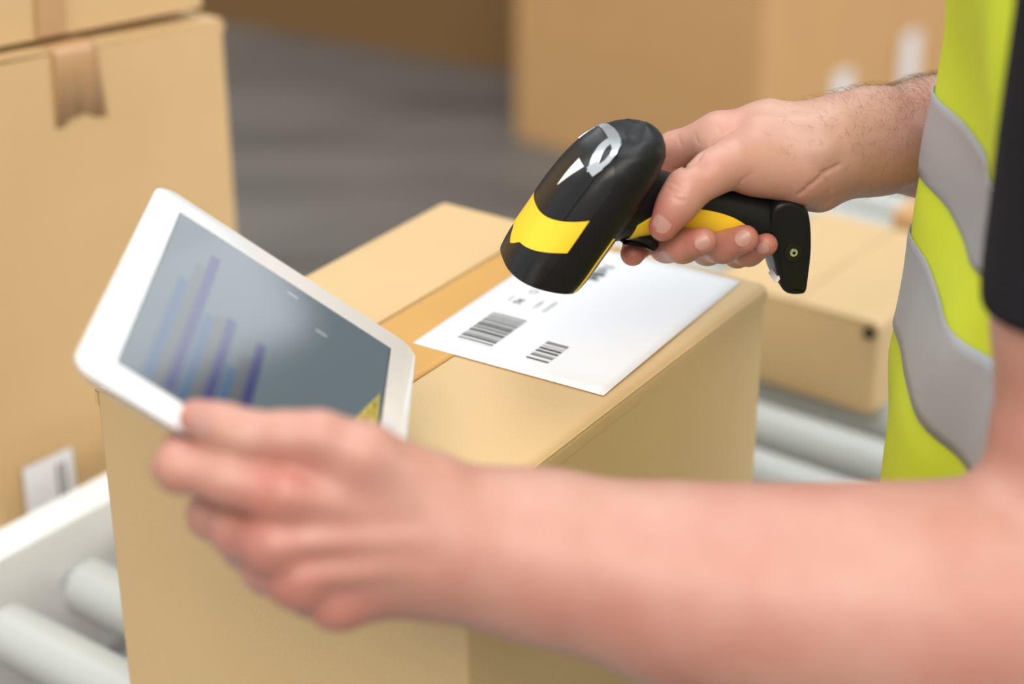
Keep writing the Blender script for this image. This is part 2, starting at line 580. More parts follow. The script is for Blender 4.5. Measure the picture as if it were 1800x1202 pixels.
# ------------------------------------------------------------------ conveyor
CDEG = 53.0
ce = np.array([math.cos(math.radians(CDEG)), math.sin(math.radians(CDEG)), 0])
cg = np.array([ce[1], -ce[0], 0])


def cw(e_, g_, z): return ce * e_ + cg * g_ + np.array([0, 0, z])


E0, E1, GL, GR = 0.30, 2.14, -1.115, -0.50
c_m = frame(cw(E0, GL, 0), ce, -cg, (0, 0, 1))      # local x along the belt, y to the left, z up
conv = thing('roller_conveyor', 'grey roller conveyor with white side rails carrying the parcels', 'conveyor', c_m)
WID = GR - GL
for side in (0, 1):
    y_in = 0.0 if side == 0 else -WID
    sgn = 1 if side == 0 else -1
    prof = [(0, 0.666), (0.038, 0.666), (0.038, 0.545), (0.030, 0.545), (0.030, 0.658), (0.004, 0.658), (0.004, 0.53), (0.03, 0.53), (0.03, 0.522), (0, 0.522)]
    bm = bmesh.new()
    A = [bm.verts.new((0, y_in + sgn * a, z)) for a, z in prof]
    B = [bm.verts.new((E1 - E0, y_in + sgn * a, z)) for a, z in prof]
    n = len(prof)
    for i in range(n): bm.faces.new((A[i], A[(i + 1) % n], B[(i + 1) % n], B[i]))
    bm.faces.new(A); bm.faces.new(B[::-1])
    bmesh.ops.bevel(bm, geom=bm.edges[:], offset=0.0012, segments=2, affect='EDGES')
    rail_o = from_bm('side_rail', bm, RAIL, conv)
RR = 0.025
bmr = cyl_bm((0, -0.022, 0), (0, -WID + 0.022, 0), RR, n=32)
bmesh.ops.bevel(bmr, geom=[e for e in bmr.edges if all(len(f.verts) == 4 for f in e.link_faces) is False], offset=0.003, segments=3, affect='EDGES')
r0 = from_bm('roller', bmr, PVC, conv)
ax0 = from_bm('axle', cyl_bm((0, -0.002, 0), (0, -WID + 0.002, 0), 0.006, n=12), STEEL, r0)
first = True
k = -6
while True:
    e_ = 0.8435 + k * 0.0845
    k += 1
    if e_ > E1 - 0.04: break
    if e_ < E0 + 0.04: continue
    if first: r_, first = r0, False
    else:
        r_ = r0.copy(); COL.objects.link(r_); r_.parent = conv
        a_ = ax0.copy(); COL.objects.link(a_); a_.parent = r_
    r_.location = (e_ - E0, 0, Z_ROLL - RR)
box_part('lit_floor_sheet', (0.0, E1 - E0, -WID + 0.005, -0.005, 0.50, 0.51), LIT_FLOOR, conv, 0.001)  # added pale sheet below the rollers, in place of the lit floor
for x in (0.12, E1 - E0 - 0.12):
    for y in (0.02, -WID - 0.02):
        box_part('leg', (x - .02, x + .02, y - .02, y + .02, 0.0, 0.523), RAIL, conv, 0.002)

# ------------------------------------------------------------------ other cartons on and beside the conveyor
smp = carton('small_parcel', 'low pale carton lying on the rollers behind the yellow vest', frame(cw(1.481, -0.865, Z_ROLL), cg, ce, (0, 0, 1)),
       0.187, 0.225, 0.097, KRAFT, TAPE, tape_c=0.5, tape_w=0.05, drop=0.03, along='y', seed=3, tape=False, bulge=0.001)
from_bm('hand_hole', cyl_bm((0.1775, -0.0032, 0.0865), (0.1775, 0.002, 0.0865), 0.0062, n=20), plain('hole_dark', (0.02, 0.015, 0.01), 0.9), smp)
pb = carton('small_box', 'small brown box with pale label strip at the far end of the conveyor', frame(cw(1.83, -0.835, Z_ROLL), cg, ce, (0, 0, 1)),
            0.16, 0.15, 0.062, KRAFT_BROWN, TAPE, tape_c=0.5, tape_w=0.03, drop=0.02, along='x', seed=4, tape=False)
box_part('label_strip', (0.0, 0.13, -0.0035, -0.0025, 0.022, 0.042), PAPER, pb)

# side bench left of the conveyor carrying the tall carton
bm_m = frame(cw(0.83, -1.195, 0), ce, -cg, (0, 0, 1))
bench = thing('bench', 'low side bench beside the left conveyor rail under the tall carton', 'bench', bm_m)
box_part('bench_top', (0, 0.36, 0, 0.44, 0.57, 0.5985), RAIL, bench, 0.003)
for x in (0.04, 0.32):
    for y in (0.04, 0.40):
        box_part('leg', (x - .02, x + .02, y - .02, y + .02, 0, 0.57), RAIL, bench, 0.002)

P0 = atz(14, 960, 0.60)
tall = carton('tall_carton', 'tall tan carton at the left edge with tape hanging over its top edge', frame((P0[0], P0[1], 0.6), ce, -cg, (0, 0, 1)),
              0.311, 0.40, 0.43, KRAFT_PALE, TAPE_PALE, tape_c=0.43, tape_w=0.046, drop=0.068, along='y', tilt=0.025, seed=5, bulge=0.004, wav=0.003, drop_shape=True)
mesh('shipping_label', [(0.024, -0.0035, 0.07), (0.080, -0.0035, 0.068), (0.080, -0.0035, 0.0), (0.022, -0.0035, 0.006)], [(0, 1, 2, 3)], PAPER, tall, smooth=False)
for (a, b) in ((0.060, 0.064), (0.067, 0.071)):
    mesh('label_print', [(a, -0.0038, 0.058), (b, -0.0038, 0.058), (b, -0.0038, 0.02), (a, -0.0038, 0.02)], [(0, 1, 2, 3)], INK_PALE, tall, smooth=False)

# a second carton stacked on the tall one, set back a little, leaning with its slightly sunk top
tl = math.atan2(0.025, 0.311)
sx_v = ce * math.cos(tl) - np.array([0, 0, math.sin(tl)])
sz_v = ce * math.sin(tl) + np.array([0, 0, math.cos(tl)])
st_o = P0 - cg * 0.014 + ce * 0.002; st_o = np.array([st_o[0], st_o[1], 0.6 + 0.43 + 0.0125 + 0.0072])
stk = carton('stacked_carton', 'tan carton stacked on the tall carton at the upper left corner', frame(st_o, sx_v, -cg, sz_v),
             0.300, 0.38, 0.30, KRAFT_PALE, TAPE_PALE, tape_c=0.43, tape_w=0.046, drop=0.06, along='y', seed=9)
box_part('front_tape', (0.106, 0.136, -0.0032, -0.0024, 0.002, 0.238), TAPE_PALE, stk)

# stacked goods on the floor behind
def floor_carton(name, label, corner, deg, lx, ly, h, mat, seed, **kw):
    return carton(name, label, rotz_frame((corner[0], corner[1], 0), deg), lx, ly, h, mat, TAPE, seed=seed, bulge=0.004, **kw)


c1 = atz(905, 240, 0)
big = floor_carton('pallet_carton', 'big tan carton on the floor behind the scanning hand', c1, -38, 0.66, 0.63, 1.15, KRAFT_BROWN, 6, tape_w=0.07)
box_part('shipping_label', (0.6625, 0.6635, 0.32, 0.40, 0.10, 0.20), PAPER, big)
u38 = np.array([math.cos(math.radians(-38)), math.sin(math.radians(-38)), 0]); v38 = np.array([-u38[1], u38[0], 0])
big2 = floor_carton('pallet_carton', 'tan carton with a white label in the background beside the yellow vest', c1 + v38 * 0.65 - u38 * 0.02, -38, 0.66, 0.6, 1.0, KRAFT_BROWN, 8, tape_w=0.07)
box_part('shipping_label', (0.6625, 0.6635, 0.045, 0.125, 0.06, 0.20), PAPER, big2)
c2 = atz(400, 40, 0)
floor_carton('pallet_carton', 'brown carton with its shade in the colour, across the grey floor at the top of the picture', c2 + np.array([-0.25, 0.13, 0]), -29, 1.5, 0.8, 1.0, KRAFT_SHADED, 7, tape_w=0.07)

# ------------------------------------------------------------------ tablet
tab_c = np.array([-0.13332, 0.90505, 1.5 - 0.45199])
tx = np.array([0.80646, -0.00409, -0.59127]); ty = np.array([-0.00156, 0.99996, -0.00905])
tz = np.cross(tx, ty)
tab = thing('tablet', 'white tablet computer showing a bar chart, held over the parcel', 'tablet', frame(tab_c, tx, ty, tz))
HX, HY, TT = 0.1857 / 2, 0.2412 / 2, 0.0088


def rrect(hx, hy, r, n=8):
    out = []
    for sx, sy, a0 in ((1, 1, 0), (-1, 1, 90), (-1, -1, 180), (1, -1, 270)):
        for k_ in range(n + 1):
            t = math.radians(a0 + 90 * k_ / n)
            out.append((sx * (hx - r) + r * math.cos(t), sy * (hy - r) + r * math.sin(t)))
    return out


def rings_mesh(name, rings, mat, parent, cap0=True, cap1=True, auto=40):
    n = len(rings[0]); verts = [v for r in rings for v in r]; faces = []
    for j in range(len(rings) - 1):
        for i in range(n):
            faces.append((j * n + i, j * n + (i + 1) % n, (j + 1) * n + (i + 1) % n, (j + 1) * n + i))
    if cap0: faces.append(tuple(range(n))[::-1])
    if cap1: faces.append(tuple((len(rings) - 1) * n + i for i in range(n)))
    return mesh(name, verts, faces, mat, parent, auto=auto)


def lift(poly, z): return [(x, y, z) for x, y in poly]


RC = 0.0125
rings_mesh('back_shell', [lift(rrect(HX - 0.012, HY - 0.012, RC * .7), -TT), lift(rrect(HX - 0.005, HY - 0.005, RC * .9), -TT * .8),
                          lift(rrect(HX - 0.0012, HY - 0.0012, RC), -TT * .45), lift(rrect(HX, HY, RC), -0.0022), lift(rrect(HX, HY, RC), -0.0012)], ALU, tab)
rings_mesh('front_glass', [lift(rrect(HX - .0003, HY - .0003, RC), -0.0012), lift(rrect(HX - .0002, HY - .0002, RC), -0.0006), lift(rrect(HX - 0.0008, HY - 0.0008, RC), 0.0)], WHITE_GLOSS, tab)
SXh, SYh = 0.074, 0.0985


def screen_mat(name, col, e, rough=0.08):
    return plain(name, tuple(c * 0.2 for c in col), rough, spec=0.9, emit=col, estr=e)


SCR = screen_mat('screen_backlight', (0.12, 0.155, 0.17), 0.6)
scr = mesh('screen', [(-SXh, -SYh, 0.0002), (SXh, -SYh, 0.0002), (SXh, SYh, 0.0002), (-SXh, SYh, 0.0002)], [(0, 1, 2, 3)], SCR, tab, smooth=False)
mesh('screen_border', [(-SXh - .0008, -SYh - .0008, 0.0001), (SXh + .0008, -SYh - .0008, 0.0001), (SXh + .0008, SYh + .0008, 0.0001), (-SXh - .0008, SYh + .0008, 0.0001)],
     [(0, 1, 2, 3)], plain('screen_edge', (0.02, 0.02, 0.025), 0.1), tab, smooth=False)


def scr_quad(name, x0, x1, y0, y1, mat, z=0.0003):
    return mesh(name, [(x0, y0, z), (x1, y0, z), (x1, y1, z), (x0, y1, z)], [(0, 1, 2, 3)], mat, scr, smooth=False)


BLUE = screen_mat('chart_blue', (0.05, 0.10, 0.19), 0.6)
TANB = screen_mat('chart_tan', (0.105, 0.11, 0.115), 0.6)
NAVY = screen_mat('chart_violet', (0.035, 0.033, 0.14), 0.6)
NOTE = screen_mat('note_yellow', (0.42, 0.34, 0.07), 0.8)
NOTE_INK = screen_mat('note_ink', (0.05, 0.05, 0.06), 0.3)
groups = [(-0.0610, (0.0255, 0.052, 0.072)), (-0.0405, (0.003, 0.010, 0.0136)), (-0.0205, (-0.035, -0.016, 0.0065))]
for gx, hs in groups:
    for i, (mt, hh) in enumerate(zip((BLUE, TANB, NAVY), hs)):
        scr_quad('chart_bar', gx + i * 0.0064, gx + (i + 1) * 0.0064 - 0.0004, -0.094, hh, mt)
mesh('note', [(0.0533, -0.0496, 0.0003), (0.0728, -0.010, 0.0003), (0.0715, 0.036, 0.0003), (0.0587, -0.0084, 0.0003)], [(0, 1, 2, 3)], NOTE, scr, smooth=False)
for i in range(3): scr_quad('note_line', 0.0625 + 0.003 * i, 0.0635 + 0.003 * i, -0.020 + 0.012 * i, 0.000 + 0.011 * i, NOTE_INK, 0.0004)
scr_quad('menu_mark', 0.0017, 0.009, 0.085, 0.0868, screen_mat('mark_white', (0.4, 0.42, 0.42), 0.8))
scr_quad('menu_mark', 0.0245, 0.032, 0.0615, 0.0635, bpy.data.materials['mark_white'])
rings_mesh('home_button', [[(0.0055 * math.cos(t) , -0.1095 + 0.0055 * math.sin(t), 0.0001) for t in np.linspace(0, 2 * math.pi, 24, endpoint=False)],
                           [(0.0052 * math.cos(t), -0.1095 + 0.0052 * math.sin(t), 0.0003) for t in np.linspace(0, 2 * math.pi, 24, endpoint=False)]], WHITE_GLOSS, tab, cap0=False)

# ------------------------------------------------------------------ scanner
PHI, PSI = math.radians(24), math.radians(16)
SD = 1.165
sc_o = at(1085, 335, SD)
aX0 = -0.575 * RT + 0.818 * DN; aX0 /= np.linalg.norm(aX0)
TAU = math.radians(18)
aX = math.cos(TAU) * aX0 + math.sin(TAU) * FW
aN = -math.cos(TAU) * FW + math.sin(TAU) * aX0
perp = -0.818 * RT - 0.575 * DN; perp /= np.linalg.norm(perp)
aZ = math.cos(PHI) * perp + math.sin(PHI) * aN
aY = np.cross(aZ, aX)
scan = thing('barcode_scanner', 'black and yellow handheld barcode scanner gripped above the parcel', 'barcode scanner', frame(sc_o, aX, aY, aZ))
SCM = np.array([aX, aY, aZ]).T
MM = 0.001


def curve_interp(xs, ys):
    xs, ys = np.array(xs, float), np.array(ys, float)
    m = np.gradient(ys, xs)

    def f(x):
        x = min(max(x, xs[0]), xs[-1])
        i = min(np.searchsorted(xs, x, side='right') - 1, len(xs) - 2)
        h = xs[i + 1] - xs[i]; t = (x - xs[i]) / h
        return float((2 * t**3 - 3 * t**2 + 1) * ys[i] + (t**3 - 2 * t**2 + t) * h * m[i] + (-2 * t**3 + 3 * t**2) * ys[i + 1] + (t**3 - t**2) * h * m[i + 1])
    return f


BZ = 13.0
bar_a = curve_interp([-40, -39.3, -37.5, -34, -24, -5, 15, 40, 60, 65], [4, 16, 23, 28, 32.5, 35, 36, 36.5, 36.5, 36])
bar_b = curve_interp([-40, -39.3, -37.5, -34, -24, -5, 15, 40, 60, 65], [3, 11, 16, 19.5, 22.8, 25, 25.5, 25.3, 24.8, 24])

bar_t = curve_interp([-40, -39.3, -37.5, -34, -24, -8, 10, 30, 60, 65], [3, 6, 9, 13, 19, 24, 26, 26.2, 25.5, 24.8])


def spow(c, n): return math.copysign(abs(c) ** (2.0 / n), c)


def barrel(x, th, off=0.0):
    a, b = bar_a(x) + off, (bar_t(x) if math.sin(th) > 0 else bar_b(x)) + off
    n = 2.5
    t = min(max((x - 15) / 50, 0), 1)
    return np.array([x + 7 * spow(math.sin(th), n) + 3 * t, a * spow(math.cos(th), n), b * spow(math.sin(th), n) + BZ]) * MM


def patch(name, fn, dom, nu, nv, mat, parent, out=0.5, thick=1.0, auto=35):
    """Shell on surface fn; dom(i/nu, j/nv) gives the surface parameters."""
    verts, faces = [], []
    for off in (out, out - thick):
        for j in range(nv + 1):
            for i in range(nu + 1):
                u, v = dom(i / nu, j / nv)
                verts.append(fn(u, v, off))
    M = (nu + 1) * (nv + 1); W = nu + 1
    for j in range(nv):
        for i in range(nu):
            q = (j * W + i, j * W + i + 1, (j + 1) * W + i + 1, (j + 1) * W + i)
            faces.append(q); faces.append(tuple(M + k_ for k_ in q[::-1]))
    for i in range(nu):
        faces.append((i + 1, i, M + i, M + i + 1)); k_ = nv * W
        faces.append((k_ + i, k_ + i + 1, M + k_ + i + 1, M + k_ + i))
    for j in range(nv):
        faces.append((j * W, (j + 1) * W, M + (j + 1) * W, M + j * W)); k_ = nu
        faces.append(((j + 1) * W + k_, j * W + k_, M + j * W + k_, M + (j + 1) * W + k_))
    bm = bmesh.new()
    vv = [bm.verts.new(tuple(map(float, v))) for v in verts]
    for f_ in faces:
        try: bm.faces.new([vv[k_] for k_ in f_])
        except ValueError: pass
    return from_bm(name, bm, mat, parent, auto=auto)


# lower housing: the closed barrel, with a recessed exit window at the nose
NT = 64
rings = []
xs_ = [-40, -39.7, -39.3, -38.5, -37.5, -36, -34, -31, -28] + list(np.linspace(-24, 65, 30))
for x in xs_: rings.append([barrel(x, 2 * math.pi * i / NT) for i in range(NT)])
rings.append([barrel(65.6, 2 * math.pi * i / NT, -0.8) for i in range(NT)])
rings.append([barrel(65.6, 2 * math.pi * i / NT, -3.0) for i in range(NT)])
rings.append([barrel(59, 2 * math.pi * i / NT, -4.0) for i in range(NT)])
rings_mesh('lower_housing', rings, BLACK, scan)
rings_mesh('scan_window', [[barrel(60, 2 * math.pi * i / NT, -3.9) for i in range(NT)], [barrel(60.5, 2 * math.pi * i / NT, -3.9) for i in range(NT)]], GLASSY, scan)


def seam_deg(x):
    """Where the upper shell starts on the side: low on the barrel, rising over the tail."""
    t = min(max((-6 - x) / 36.0, 0), 1)
    return np.interp(x, [-6, 68], [8, 16]) + 66 * t ** 1.6


def dom_upper(s, t):
    x = -37.0 + (64.6 + 37.0) * t ** 1.6
    th0 = seam_deg(x)
    return x, math.radians(th0 + (180 - 2 * th0) * s)


patch('upper_housing', barrel, dom_upper, 40, 60, BLACK_SATIN, scan, out=0.5, thick=1.1)


def band_x0(th): return 11 + 15 * max(math.sin(th), 0) ** 0.8
def band_x1(th):
    d = math.degrees(th)
    notch = 6.0 * max(0, 1 - abs(d - 90) / 13.0)
    return 36 + 12 * max(math.sin(th), 0) ** 1.1 + notch


def dom_band(s, t):
    th = math.radians(10 + 160 * s)
    return band_x0(th) + (band_x1(th) - band_x0(th)) * t, th


patch('yellow_band', barrel, dom_band, 56, 10, YELLOW, scan, out=0.9, thick=1.2)


def dom_panel(s, t):
    th = math.radians(38 + 104 * s)
    x1 = band_x0(th) - 0.8
    e = abs(s - 0.5) * 2
    x0 = -36 + 30 * max(0, (e - 0.55) / 0.45) ** 2
    return x0 + (x1 - x0) * t, th


patch('top_panel', barrel, dom_panel, 30, 30, BLACK_SATIN, scan, out=1.2, thick=1.2)


def strip_on(name, pts, width, mat, out=1.6, thick=0.9, nseg=4, taper=None):
    """Raised strip following (x mm, degrees) points on the barrel; width in mm along the surface."""
    P = []
    for a, b in zip(pts[:-1], pts[1:]):
        for k_ in range(nseg): P.append((a[0] + (b[0] - a[0]) * k_ / nseg, a[1] + (b[1] - a[1]) * k_ / nseg))
    P.append(pts[-1])
    R = 28.0
    Q = [(x, math.radians(d) * R) for x, d in P]
    n_ = len(Q)
    edge = []
    for i in range(n_):
        a, b = Q[max(i - 1, 0)], Q[min(i + 1, n_ - 1)]
        tx_, ty_ = b[0] - a[0], b[1] - a[1]; l_ = math.hypot(tx_, ty_) or 1
        w_ = (width if taper is None else width + (taper - width) * i / (n_ - 1)) / 2
        edge.append(((Q[i][0] - ty_ / l_ * w_, Q[i][1] + tx_ / l_ * w_), (Q[i][0] + ty_ / l_ * w_, Q[i][1] - tx_ / l_ * w_)))

    def dom(s, t):
        k_ = min(int(round(t * (n_ - 1))), n_ - 1)
        (xa, sa), (xb, sb) = edge[k_]
        return xa + (xb - xa) * s, (sa + (sb - sa) * s) / R
    return patch(name, barrel, dom, 2, n_ - 1, mat, scan, out=out, thick=thick)


arch = [(-17, 132), (-24, 134), (-30, 132), (-34, 124), (-36, 107), (-36.5, 90), (-36, 73), (-34, 56), (-30, 47), (-24, 44), (-15, 47)]
strip_on('badge_arch', arch, 4.6, SILVER, nseg=3)
strip_on('badge_bar', [(-14, 50), (-19, 57), (-24, 66), (-29, 73), (-35, 78)], 6.5, SILVER, nseg=3)
strip_on('badge_bar', [(-13, 52), (-20, 48)], 9.0, SILVER, out=1.8, nseg=3)
strip_on('status_light', [(-14, 74), (6, 79)], 8.5, WHITE_MARK, taper=0.4, nseg=5)


# handle
hH = np.array([-math.sin(PSI), 0, -math.cos(PSI)])
hF = np.array([math.cos(PSI), 0, -math.sin(PSI)])
h_f = curve_interp([0, 8, 18, 30, 45, 62, 80, 95, 112], [33, 32, 29, 24, 19, 17.5, 17.5, 18.5, 19])
h_r = curve_interp([0, 8, 18, 30, 45, 62, 80, 95, 112], [27, 24, 20, 17, 16, 16, 16.5, 18, 19])
h_y = curve_interp([0, 8, 18, 30, 45, 62, 80, 95, 112], [24, 21, 18, 15.5, 14.5, 14.5, 15, 15.5, 15.5])


def handle(s, th, off=0.0):
    c, sn = math.cos(th), math.sin(th)
    f_ = (h_f(s) if c > 0 else h_r(s)) + off
    bow = 3.5 * math.sin(math.pi * (s - 10) / 105)
    return (hH * s + hF * (f_ * spow(c, 2.2) - bow) + np.array([0, 1, 0]) * (h_y(s) + off) * spow(sn, 2.2)) * MM


rings = [[handle(s, 2 * math.pi * i / 48) for i in range(48)] for s in np.linspace(2, 108, 40)]
rings_mesh('handle', rings, BLACK, scan)


def grip_half(s):
    return math.radians(curve_interp([12, 22, 40, 60, 80, 96, 104], [62, 78, 92, 98, 92, 72, 40])(s))


patch('yellow_grip', handle, lambda a, b: (14 + 90 * b, grip_half(14 + 90 * b) * (2 * a - 1)), 28, 36, YELLOW, scan, out=0.7, thick=1.2)


def plane_pt(px, py):
    """Point of the scanner's plane of symmetry seen at a photo pixel, in scanner coordinates (x, z)."""
    o = sc_o - CAM; r = FW + (px - CX) / F_PX * RT + (py - CY) / F_PX * DN
    t = (o @ aY) / (r @ aY)
    q = r * t - o
    return q @ aX, q @ aZ


def pillow(name, prof, hy, rad, mat, parent, y0=0.0, seg=5):
    """Rounded plate: profile in the x-z plane, half width hy, edge radius rad."""
    n_ = len(prof); P = np.array(prof)
    area2 = sum(P[i][0] * P[(i + 1) % n_][1] - P[(i + 1) % n_][0] * P[i][1] for i in range(n_))
    sg = 1 if area2 > 0 else -1
    nrm = []
    for i in range(n_):
        d = P[(i + 1) % n_] - P[i - 1]; d /= np.linalg.norm(d) + 1e-12
        nrm.append(np.array([d[1], -d[0]]) * sg)
    nrm = np.array(nrm)
    rings_ = []
    for k_ in range(-seg, seg + 1):
        if k_ == 0: continue
        a = math.pi / 2 * (abs(k_) - 1) / (seg - 1)
        yy = (hy - rad + rad * math.sin(a)) * (1 if k_ > 0 else -1)
        ins = rad * (1 - math.cos(a))
        Q = P - nrm * ins
        rings_.append([(q[0], y0 + yy, q[1]) for q in Q])
    order = sorted(rings_, key=lambda r_: r_[0][1])
    return rings_mesh(name, order, mat, parent, auto=50)


def smooth_poly(pts, n=6):
    out = []
    m_ = len(pts); P = [np.array(p, float) for p in pts]
    for i in range(m_):
        p0, p1, p2, p3 = P[i - 1], P[i], P[(i + 1) % m_], P[(i + 2) % m_]
        for k_ in range(n):
            t = k_ / n
            out.append(0.5 * ((2 * p1) + (-p0 + p2) * t + (2 * p0 - 5 * p1 + 4 * p2 - p3) * t * t + (-p0 + 3 * p1 - 3 * p2 + p3) * t**3))
    return out


cap_px = [(1346, 352), (1360, 340), (1384, 338), (1404, 350), (1412, 372), (1414, 420), (1409, 470), (1405, 494), (1396, 500), (1374, 499), (1362, 488),
          (1353, 462), (1348, 440), (1338, 408), (1340, 378)]
pillow('base_cap', [plane_pt(*q) for q in smooth_poly(cap_px)], 0.0165, 0.0035, BLACK, scan)
sx_, sz_ = plane_pt(1381, 424)
from_bm('screw_collar', cyl_bm((sx_, 0.0155, sz_), (sx_, 0.0172, sz_), 0.0068, 0.006, 28), BLACK_SATIN, scan)
scw = from_bm('screw', cyl_bm((sx_, 0.0165, sz_), (sx_, 0.0181, sz_), 0.0030, 0.0025, 20), SILVER, scan)
from_bm('screw_slot', cyl_bm((sx_, 0.0179, sz_), (sx_, 0.01815, sz_), 0.0012, 0.0012, 6), BLACK, scw)
lx_, lz_ = plane_pt(1357, 470)
box_part('serial_plate', (lx_ - .004, lx_ + .004, 0.002, 0.0155, lz_ - 0.0012, lz_ + 0.001), WHITE_MARK, scan)
trig_px = [(1082, 412), (1096, 404), (1120, 402), (1146, 412), (1152, 420), (1145, 430), (1136, 430), (1118, 420), (1100, 416)]
pillow('trigger', [plane_pt(*q) for q in smooth_poly(trig_px, 4)], 0.012, 0.003, BLACK_SATIN, scan)
# neck port on the near side and the yellow strip under the barrel
from_bm('port', cyl_bm(tuple(handle(12, math.radians(118))), tuple(handle(12, math.radians(118), 0.9)), 0.0024, 0.0018, 16), BLACK_SATIN, scan)
patch('under_strip', barrel, lambda a, b: (24 + 40 * b, math.radians(324 + 3.5 * a)), 4, 12, YELLOW, scan, out=0.5, thick=0.9)

# ------------------------------------------------------------------ implicit surfaces for the body
def smin(a, b, k):
    h = np.maximum(k - np.abs(a - b), 0) / k
    return np.minimum(a, b) - h * h * k * 0.25


def cone(P, a, ra, b, rb, flat=None):
    """Tapered round limb segment; flat=(direction, factor) squashes it along a direction."""
    a = a.astype(np.float32); b = b.astype(np.float32)
    ab = b - a
    l2 = float(ab @ ab) + 1e-9
    pa = P - a
    t = np.clip(pa @ ab / l2, 0, 1)
    q = pa - t[:, None] * ab
    r = ra + (rb - ra) * t
    d2 = np.einsum('ij,ij->i', q, q)
    if flat is not None:
        n = np.asarray(flat[0], np.float32); n = n / np.linalg.norm(n)
        c = q @ n
        d2 = d2 + c * c * (1 / flat[1] ** 2 - 1)
    return np.sqrt(d2) - r


def chain(P, pts, k, flat=None):
    d = None
    for (a, ra), (b, rb) in zip(pts[:-1], pts[1:]):
        c = cone(P, a, ra, b, rb, flat)
        d = c if d is None else smin(d, c, k)
    return d


def surface(fn, lo, hi, h, smooth=2):
    """Naive surface nets over the zero set of fn inside [lo, hi]."""
    lo, hi = np.array(lo), np.array(hi)
    B = 12
    nb = np.ceil((hi - lo) / (h * B)).astype(int)
    N = nb * B + 1
    cz = np.stack(np.meshgrid(*[np.arange(k) for k in nb], indexing='ij'), -1).reshape(-1, 3)
    ctr = (lo + (cz + 0.5) * B * h).astype(np.float32)
    dc = fn(ctr)
    act = np.abs(dc) < h * B * 1.05
    Fv = np.ones(tuple(N), np.float32)
    for b in cz[(~act) & (dc < 0)]:
        Fv[b[0] * B:b[0] * B + B + 1, b[1] * B:b[1] * B + B + 1, b[2] * B:b[2] * B + B + 1] = -1
    loc = np.stack(np.meshgrid(*[np.arange(B + 1)] * 3, indexing='ij'), -1).reshape(-1, 3)
    ab = cz[act]
    for s in range(0, len(ab), 400):
        blk = ab[s:s + 400]
        idx = (blk[:, None, :] * B + loc[None]).reshape(-1, 3)
        v = fn((lo + idx * h).astype(np.float32))
        Fv[idx[:, 0], idx[:, 1], idx[:, 2]] = v
    S = Fv < 0
    cnt = np.zeros(tuple(N - 1), np.int8)
    for dx in (0, 1):
        for dy in (0, 1):
            for dz in (0, 1):
                cnt += S[dx:N[0] - 1 + dx, dy:N[1] - 1 + dy, dz:N[2] - 1 + dz]
    cells = np.argwhere((cnt > 0) & (cnt < 8))
    idm = np.full(tuple(N - 1), -1, np.int32)
    idm[cells[:, 0], cells[:, 1], cells[:, 2]] = np.arange(len(cells))
    corners = np.array([(i, j, k) for i in (0, 1) for j in (0, 1) for k in (0, 1)])
    val = np.stack([Fv[cells[:, 0] + c[0], cells[:, 1] + c[1], cells[:, 2] + c[2]] for c in corners], 1)
    acc = np.zeros((len(cells), 3)); num = np.zeros(len(cells))
    for i in range(8):
        for j in range(i + 1, 8):
            if np.abs(corners[i] - corners[j]).sum() != 1: continue
            m = (val[:, i] < 0) != (val[:, j] < 0)
            t = val[m, i] / (val[m, i] - val[m, j])
            acc[m] += corners[i] + t[:, None] * (corners[j] - corners[i]); num[m] += 1
    V = lo + (cells + acc / num[:, None]) * h
    quads = []
    for ax in range(3):
        u, w = [(1, 2), (2, 0), (0, 1)][ax]
        sl0 = [slice(None)] * 3; sl1 = [slice(None)] * 3
        sl0[ax] = slice(0, N[ax] - 1); sl1[ax] = slice(1, N[ax])
        d = S[tuple(sl0)] != S[tuple(sl1)]
        e = np.argwhere(d)
        ok = (e[:, u] > 0) & (e[:, w] > 0) & (e[:, u] < N[u] - 1) & (e[:, w] < N[w] - 1)
        e = e[ok]
        du = np.zeros(3, int); du[u] = 1
        dw = np.zeros(3, int); dw[w] = 1
        get = lambda c: idm[c[:, 0], c[:, 1], c[:, 2]]
        q = np.stack([get(e - du - dw), get(e - dw), get(e), get(e - du)], 1)
        inside = S[e[:, 0], e[:, 1], e[:, 2]]
        q[~inside] = q[~inside][:, ::-1]
        quads.append(q)
    Q = np.concatenate(quads)
    Q = Q[(Q >= 0).all(1)]
    for _ in range(smooth):
        s = np.zeros_like(V); n = np.zeros(len(V))
        for a, b in ((0, 1), (1, 2), (2, 3), (3, 0)):
            for p, q in ((a, b), (b, a)):
                for c in range(3): s[:, c] += np.bincount(Q[:, p], V[Q[:, q], c], len(V))
                n += np.bincount(Q[:, p], minlength=len(V))
        V = V * 0.5 + 0.5 * s / np.maximum(n, 1)[:, None]
    return V, Q


# ------------------------------------------------------------------ right hand and forearm (holding the scanner)
D0 = SD
S = lambda px, py, dm: at(px, py, D0 + dm * 0.001)
r_ = 0.001

